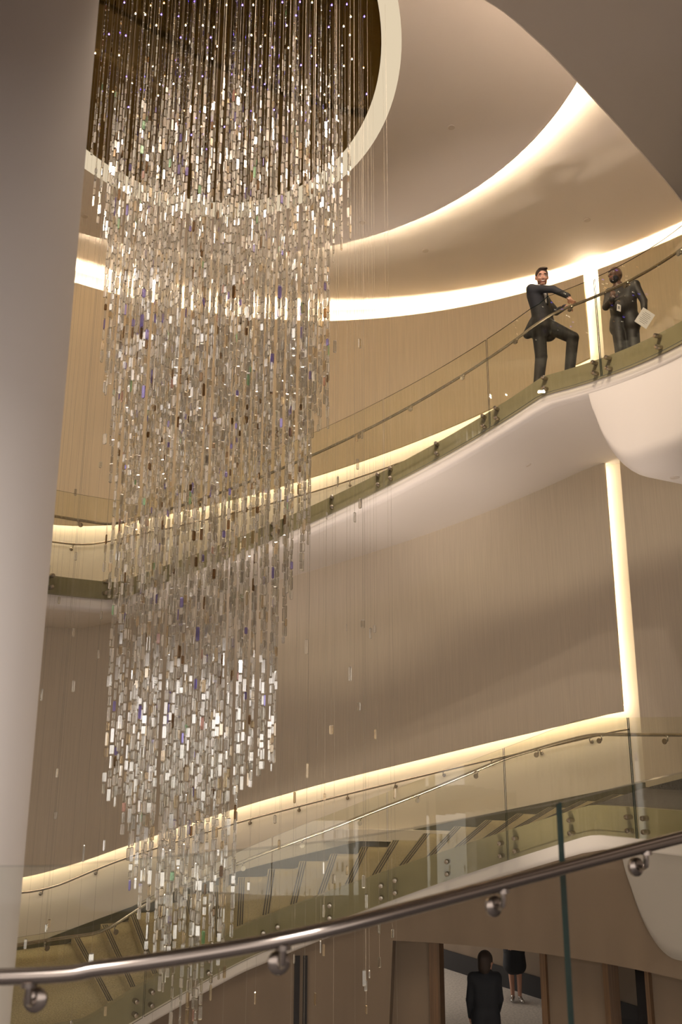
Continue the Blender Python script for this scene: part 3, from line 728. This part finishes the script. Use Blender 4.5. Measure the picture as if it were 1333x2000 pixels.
PAPER = mat('white_paper', (.82, .80, .78), .8); INK = mat('grey_print', (.25, .24, .24), .8); SHIRT = mat('white_shirt', (.78, .76, .74), .8); SILVER = mat('silver_leather', (.6, .58, .55), .25, .8)
def torso(f, J, m, wide=1.0, skirt=True):
    lat = J['shR'] - J['shL']; lat[2] = 0; lat /= np.linalg.norm(lat)
    for s in (-1, 1):
        f.cap(J['pelvis'] + lat * s * .062 * wide, J['waist'] + lat * s * .055 * wide, .118, .112, m, .05)
        f.cap(J['waist'] + lat * s * .055 * wide, J['chest'] + lat * s * .085 * wide, .112, .118, m, .05)
        if skirt: f.cap(J['pelvis'] + lat * s * .07 * wide, J['pelvis'] + lat * s * .08 * wide + v3(0, 0, -.10), .122, .124, m, .03)
    f.cap(J['shL'], J['shR'], .068, .068, m, .06); f.cap(J['chest'], J['neck'], .10, .062, m, .05)
def limbs(f, J, m, shoe, sl=True):
    for s in 'LR':
        f.cap(J['hip' + s], J['kn' + s], .105, .086, m, .03); f.cap(J['kn' + s], J['an' + s], .086, .072, m, .012)
        f.cap(J['an' + s] + v3(0, 0, -.03), J['to' + s], .042, .034, shoe, .012)
        f.cap(J['sh' + s], J['el' + s], .064, .052, m, .03); f.cap(J['el' + s], J['wr' + s], .052, .040, m, .01)
def parts(root, T, rot, face, smile):
    def blob(nm, m, *els):
        g = Field(.004)
        for c, r in els: g.ell(T(*c), np.array(r) * HS, rot, 0, 0)
        link_mesh(nm, g.mesh(nm), m, root, True)
    if not face: return
    blob('eyes', EYE_W, ((-.032, -.0835, .012), (.013, .008, .008)), ((.032, -.0835, .012), (.013, .008, .008)))
    blob('pupils', EYE_D, ((-.032, -.0895, .012), (.0065, .005, .0065)), ((.032, -.0895, .012), (.0065, .005, .0065)))
    blob('eyebrows', HAIR, ((-.033, -.089, .040), (.022, .007, .0055)), ((.033, -.089, .040), (.022, .007, .0055)))
    blob('lips', LIP, ((0, -.088, -.058), (.032, .012, .018 if smile else .009)))
    if smile: blob('teeth', TEETH, ((0, -.097, -.053), (.024, .007, .008)))
def place(loc, rz, label, group=None): return empty('person', loc, label, 'person')

# ---- the laughing man in the suit, one foot up, arm over the rail
p1 = place((2.86, 11.62, 9.34), 0, 'smiling bearded man in black suit leaning over the upper handrail')
o = v3(2.86, 11.62, 9.34); S = 1.08
def L(x, y, z): return o + S * v3(x, y, z)
J = dict(pelvis=L(.10, 0, .98), waist=L(.07, 0, 1.14), chest=L(.03, -.01, 1.37), neck=L(.05, -.02, 1.50), shR=L(-.09, -.14, 1.435), shL=L(.14, .13, 1.44),
         elR=L(.17, -.27, 1.36), wrR=L(.33, -.38, 1.20), elL=L(.27, .02, 1.18), wrL=L(.31, -.27, 1.10),
         hipL=L(.02, .02, .92), knL=L(.02, -.02, .50), anL=L(-.03, .04, .09), toL=L(-.06, -.12, .04),
         hipR=L(.16, -.03, .93), knR=L(.43, -.12, .73), anR=L(.37, -.05, .23), toR=L(.45, -.18, .165))
f = Field(.011); torso(f, J, 1, 1.22); limbs(f, J, 1, 2)
f.cap(L(-.03, .02, 1.0), L(-.13, .04, .86), .10, .07, 1, .05)                      # jacket tail
hand(f, J['wrR'], (.35, -.15, -.9), (.2, -.9, 0), (.8, 0, .5), 0, .6, -1); hand(f, J['wrL'], (.5, -.6, -.35), (.6, .6, 0), (0, 0, -1), 0, .5, 1)
rot = Rz(R(-6)) @ Rx(R(20)); T = head(f, L(.085, -.05, 1.655), rot, 0)
b = link_mesh('body', f.mesh('body'), [SKIN, SUIT, SHOE], p1, True)
g = Field(.006).ell(T(0, .022, .040), (.084 * HS, .099 * HS, .094 * HS), rot, 0, 0).ell(T(.012, -.028, .112), (.060 * HS, .055 * HS, .022 * HS), rot, 0, .02).cut(T(0, -.10, -.035), (.072 * HS, .085 * HS, .105 * HS), rot).cut(T(0, .0, -.13), (.12 * HS, .14 * HS, .085 * HS), rot)
link_mesh('hair', g.mesh('hair'), HAIR, p1, True)
g = Field(.005).ell(T(0, -.026, -.052), (.0605 * HS, .069 * HS, .071 * HS), rot, 0, 0).cut(T(0, -.07, .03), (.085 * HS, .06 * HS, .058 * HS), rot).cut(T(0, -.105, -.058), (.034 * HS, .03 * HS, .017 * HS), rot).cut(T(0, .09, -.05), (.12 * HS, .1 * HS, .2 * HS), rot)
link_mesh('beard', g.mesh('beard'), BEARD, p1, True)
parts(p1, T, rot, True, True)
fd = v3(.8, -.6, 0); sidev = v3(.6, .8, 0); fr = np.stack([sidev, fd, v3(0, 0, 1)], 1)
g = Field(.006).box(J['chest'] + fd * .112 + v3(0, 0, .0), (.035, .022, .13), fr, 0, 0); link_mesh('shirt', g.mesh('shirt'), SHIRT, p1, True)
g = Field(.006).cap(J['chest'] + fd * .137 + v3(0, 0, .12), J['chest'] + fd * .137 + v3(0, 0, -.13), .012, .018, 0, 0); link_mesh('tie', g.mesh('tie'), SUIT, p1, True)
g = Field(.006).cap(J['neck'] + v3(-.035, -.035, .03), J['neck'] + v3(.06, -.05, .03), .022, .022, 0, 0); link_mesh('collar', g.mesh('collar'), SHIRT, p1, True)

# ---- the man in the dark uniform with badge and papers
o = v3(4.13, 11.6, 9.48); S = 1.03
p2 = place(tuple(o), 0, 'bald man in black uniform with badge holding papers on the upper landing')
J = dict(pelvis=L(.0, 0, .96), waist=L(.0, 0, 1.12), chest=L(-.01, 0, 1.36), neck=L(-.03, 0, 1.49), shL=L(.14, -.14, 1.43), shR=L(-.15, .10, 1.43),
         elL=L(.22, -.20, 1.15), wrL=L(.20, -.24, .95), elR=L(-.25, .0, 1.16), wrR=L(-.22, -.18, 1.18),
         hipL=L(.08, -.04, .93), knL=L(.08, -.06, .5), anL=L(.08, -.02, .09), toL=L(.0, -.16, .04), hipR=L(-.08, .04, .93), knR=L(-.08, .02, .5), anR=L(-.08, .05, .09), toR=L(-.16, -.10, .04))
f = Field(.011); torso(f, J, 1, 1.3); limbs(f, J, 1, 2)
f.ell(L(-.06, -.09, 1.12), (.13, .11, .14), None, 1, .06)
hand(f, J['wrL'], (-.1, -.2, -1), (-.9, -.3, 0), (-.4, .9, 0), 0, .5, 1); hand(f, J['wrR'], (.1, -.4, .7), (.9, -.2, 0), (.2, .8, .2), 0, .9, 1)
rot = Rz(R(-52)) @ Rx(R(-4)); T = head(f, L(-.09, -.03, 1.64), rot, 0)
link_mesh('body', f.mesh('body'), [SKIN_D, UNI, SHOE], p2, True)
g = Field(.005).ell(T(0, -.026, -.058), (.0600 * HS, .0685 * HS, .068 * HS), rot, 0, 0).cut(T(0, -.07, .02), (.085 * HS, .06 * HS, .06 * HS), rot).cut(T(0, -.105, -.058), (.034 * HS, .03 * HS, .014 * HS), rot).cut(T(0, .09, -.05), (.12 * HS, .1 * HS, .2 * HS), rot)
link_mesh('beard', g.mesh('beard'), SUIT, p2, True); parts(p2, T, rot, True, False)
def sheet(nm, c, u, v, w, h, th, m, parent):
    c, u, v = Vector(c), Vector(u).normalized(), Vector(v).normalized(); n = u.cross(v) * th
    P = [c + u * a * w / 2 + v * b * h / 2 for a, b in ((-1, -1), (1, -1), (1, 1), (-1, 1))]
    return fix_normals(mk(nm, [q - n for q in P] + [q + n for q in P], [(0, 1, 2, 3), (4, 5, 6, 7), (0, 1, 5, 4), (1, 2, 6, 5), (2, 3, 7, 6), (3, 0, 4, 7)], m, parent))
bd = sheet('badge', L(-.15, -.24, 1.02), (1, .35, -.15), (.12, 0, 1), .065, .10, .001, PAPER, p2); bd['label'] = 'white badge on a lanyard'
sheet('badge_photo', L(-.151, -.243, 1.025), (1, .35, -.15), (.12, 0, 1), .032, .045, .001, INK, bd)
g = Field(.006).cap(L(-.145, -.235, 1.07), L(-.10, -.16, 1.40), .005, .005, 0, 0); link_mesh('lanyard', g.mesh('lanyard'), SUIT, p2, True)
pc = L(.17, -.31, .83)
pp = tag(sheet('paper_sheet', pc, (.82, .1, -.55), (.55, .05, .82), .20, .27, .0012, PAPER, None), 'white printed sheet in the hand of the uniformed man', 'paper')
for k in range(7):
    sheet('print_line', Vector(pc) + Vector((.55, .05, .82)).normalized() * (.085 - .028 * k) + Vector((0, -.0022, 0)), (.82, .1, -.55), (.55, .05, .82), .13 if k % 3 else .09, .006, .0004, INK, pp)

# ---- two people down in the lobby
o = v3(1.99, 13.15, 0); S = .98
p3 = place(tuple(o), 0, 'dark-haired person in black seen from behind in the lobby opening')
J = dict(pelvis=L(0, 0, .95), waist=L(0, 0, 1.12), chest=L(0, .01, 1.34), neck=L(.02, .02, 1.47), shL=L(-.17, 0, 1.40), shR=L(.17, .03, 1.40), elL=L(-.22, .0, 1.12), wrL=L(-.20, .08, .9),
         elR=L(.21, .05, 1.12), wrR=L(.2, .18, .95), hipL=L(-.08, 0, .92), knL=L(-.08, .04, .5), anL=L(-.08, -.04, .09), toL=L(-.08, .12, .04), hipR=L(.08, 0, .92), knR=L(.09, .08, .5), anR=L(.09, .1, .09), toR=L(.1, .26, .04))
f = Field(.013); torso(f, J, 1, .95); limbs(f, J, 1, 2)
hand(f, J['wrL'], (0, .2, -1), (0, 1, 0), (1, 0, 0), 0, .4, 1); hand(f, J['wrR'], (0, .3, -1), (0, 1, 0), (-1, 0, 0), 0, .4, 1)
rot = Rz(R(140)); T = head(f, L(.03, .03, 1.60), rot, 0); link_mesh('body', f.mesh('body'), [SKIN, SUIT, SHOE], p3, True)
g = Field(.007).ell(T(0, .02, .03), (.09 * HS, .105 * HS, .105 * HS), rot, 0, 0).ell(T(0, .05, -.05), (.08 * HS, .065 * HS, .09 * HS), rot, 0, .03).cut(T(0, -.11, -.03), (.07 * HS, .09 * HS, .11 * HS), rot); link_mesh('hair', g.mesh('hair'), HAIR, p3, True)
o = v3(3.15, 17.2, 0); S = .97
p4 = place(tuple(o), 0, 'person in dark skirt with bare legs and silver shoes deeper in the lobby')
J = dict(pelvis=L(0, 0, .95), waist=L(0, 0, 1.1), chest=L(0, .0, 1.30), neck=L(0, 0, 1.42), shL=L(-.16, 0, 1.37), shR=L(.16, 0, 1.37), elL=L(-.2, -.03, 1.1), wrL=L(-.12, -.18, 1.0), elR=L(.2, -.03, 1.1), wrR=L(.16, -.16, .98),
         hipL=L(-.07, 0, .9), knL=L(-.07, 0, .5), anL=L(-.05, .03, .09), toL=L(-.09, -.12, .04), hipR=L(.07, 0, .9), knR=L(.07, -.04, .5), anR=L(.07, -.02, .09), toR=L(.09, -.17, .04))
f = Field(.013); torso(f, J, 1, .9)
for s in 'LR':
    f.cap(J['hip' + s], J['kn' + s], .08, .052, 0, .02); f.cap(J['kn' + s], J['an' + s], .052, .034, 0, .012); f.cap(J['an' + s] + v3(0, 0, -.03), J['to' + s], .036, .03, 2, .01)
    f.cap(J['sh' + s], J['el' + s], .055, .045, 1, .03); f.cap(J['el' + s], J['wr' + s], .045, .032, 0, .01); hand(f, J['wr' + s], (0, -.6, -.5), (1 if s == 'L' else -1, 0, 0), (0, -.3, .8), 0, .4, 1)
rot = Rz(R(-30)); T = head(f, L(0, -.02, 1.56), rot, 0); link_mesh('body', f.mesh('body'), [SKIN, SUIT, SILVER], p4, True)
g = Field(.009).cap(J['pelvis'] + v3(-.04, 0, .06), J['pelvis'] + v3(-.05, 0, -.33), .13, .16, 0, .03).cap(J['pelvis'] + v3(.04, 0, .06), J['pelvis'] + v3(.05, 0, -.33), .13, .16, 0, .03); link_mesh('skirt', g.mesh('skirt'), SUIT, p4, True)
g = Field(.008).ell(T(0, .02, .03), (.09 * HS, .105 * HS, .105 * HS), rot, 0, 0).ell(T(0, .05, -.08), (.08 * HS, .06 * HS, .12 * HS), rot, 0, .03).cut(T(0, -.11, -.03), (.07 * HS, .09 * HS, .11 * HS), rot); link_mesh('hair', g.mesh('hair'), HAIR, p4, True); parts(p4, T, rot, True, False)
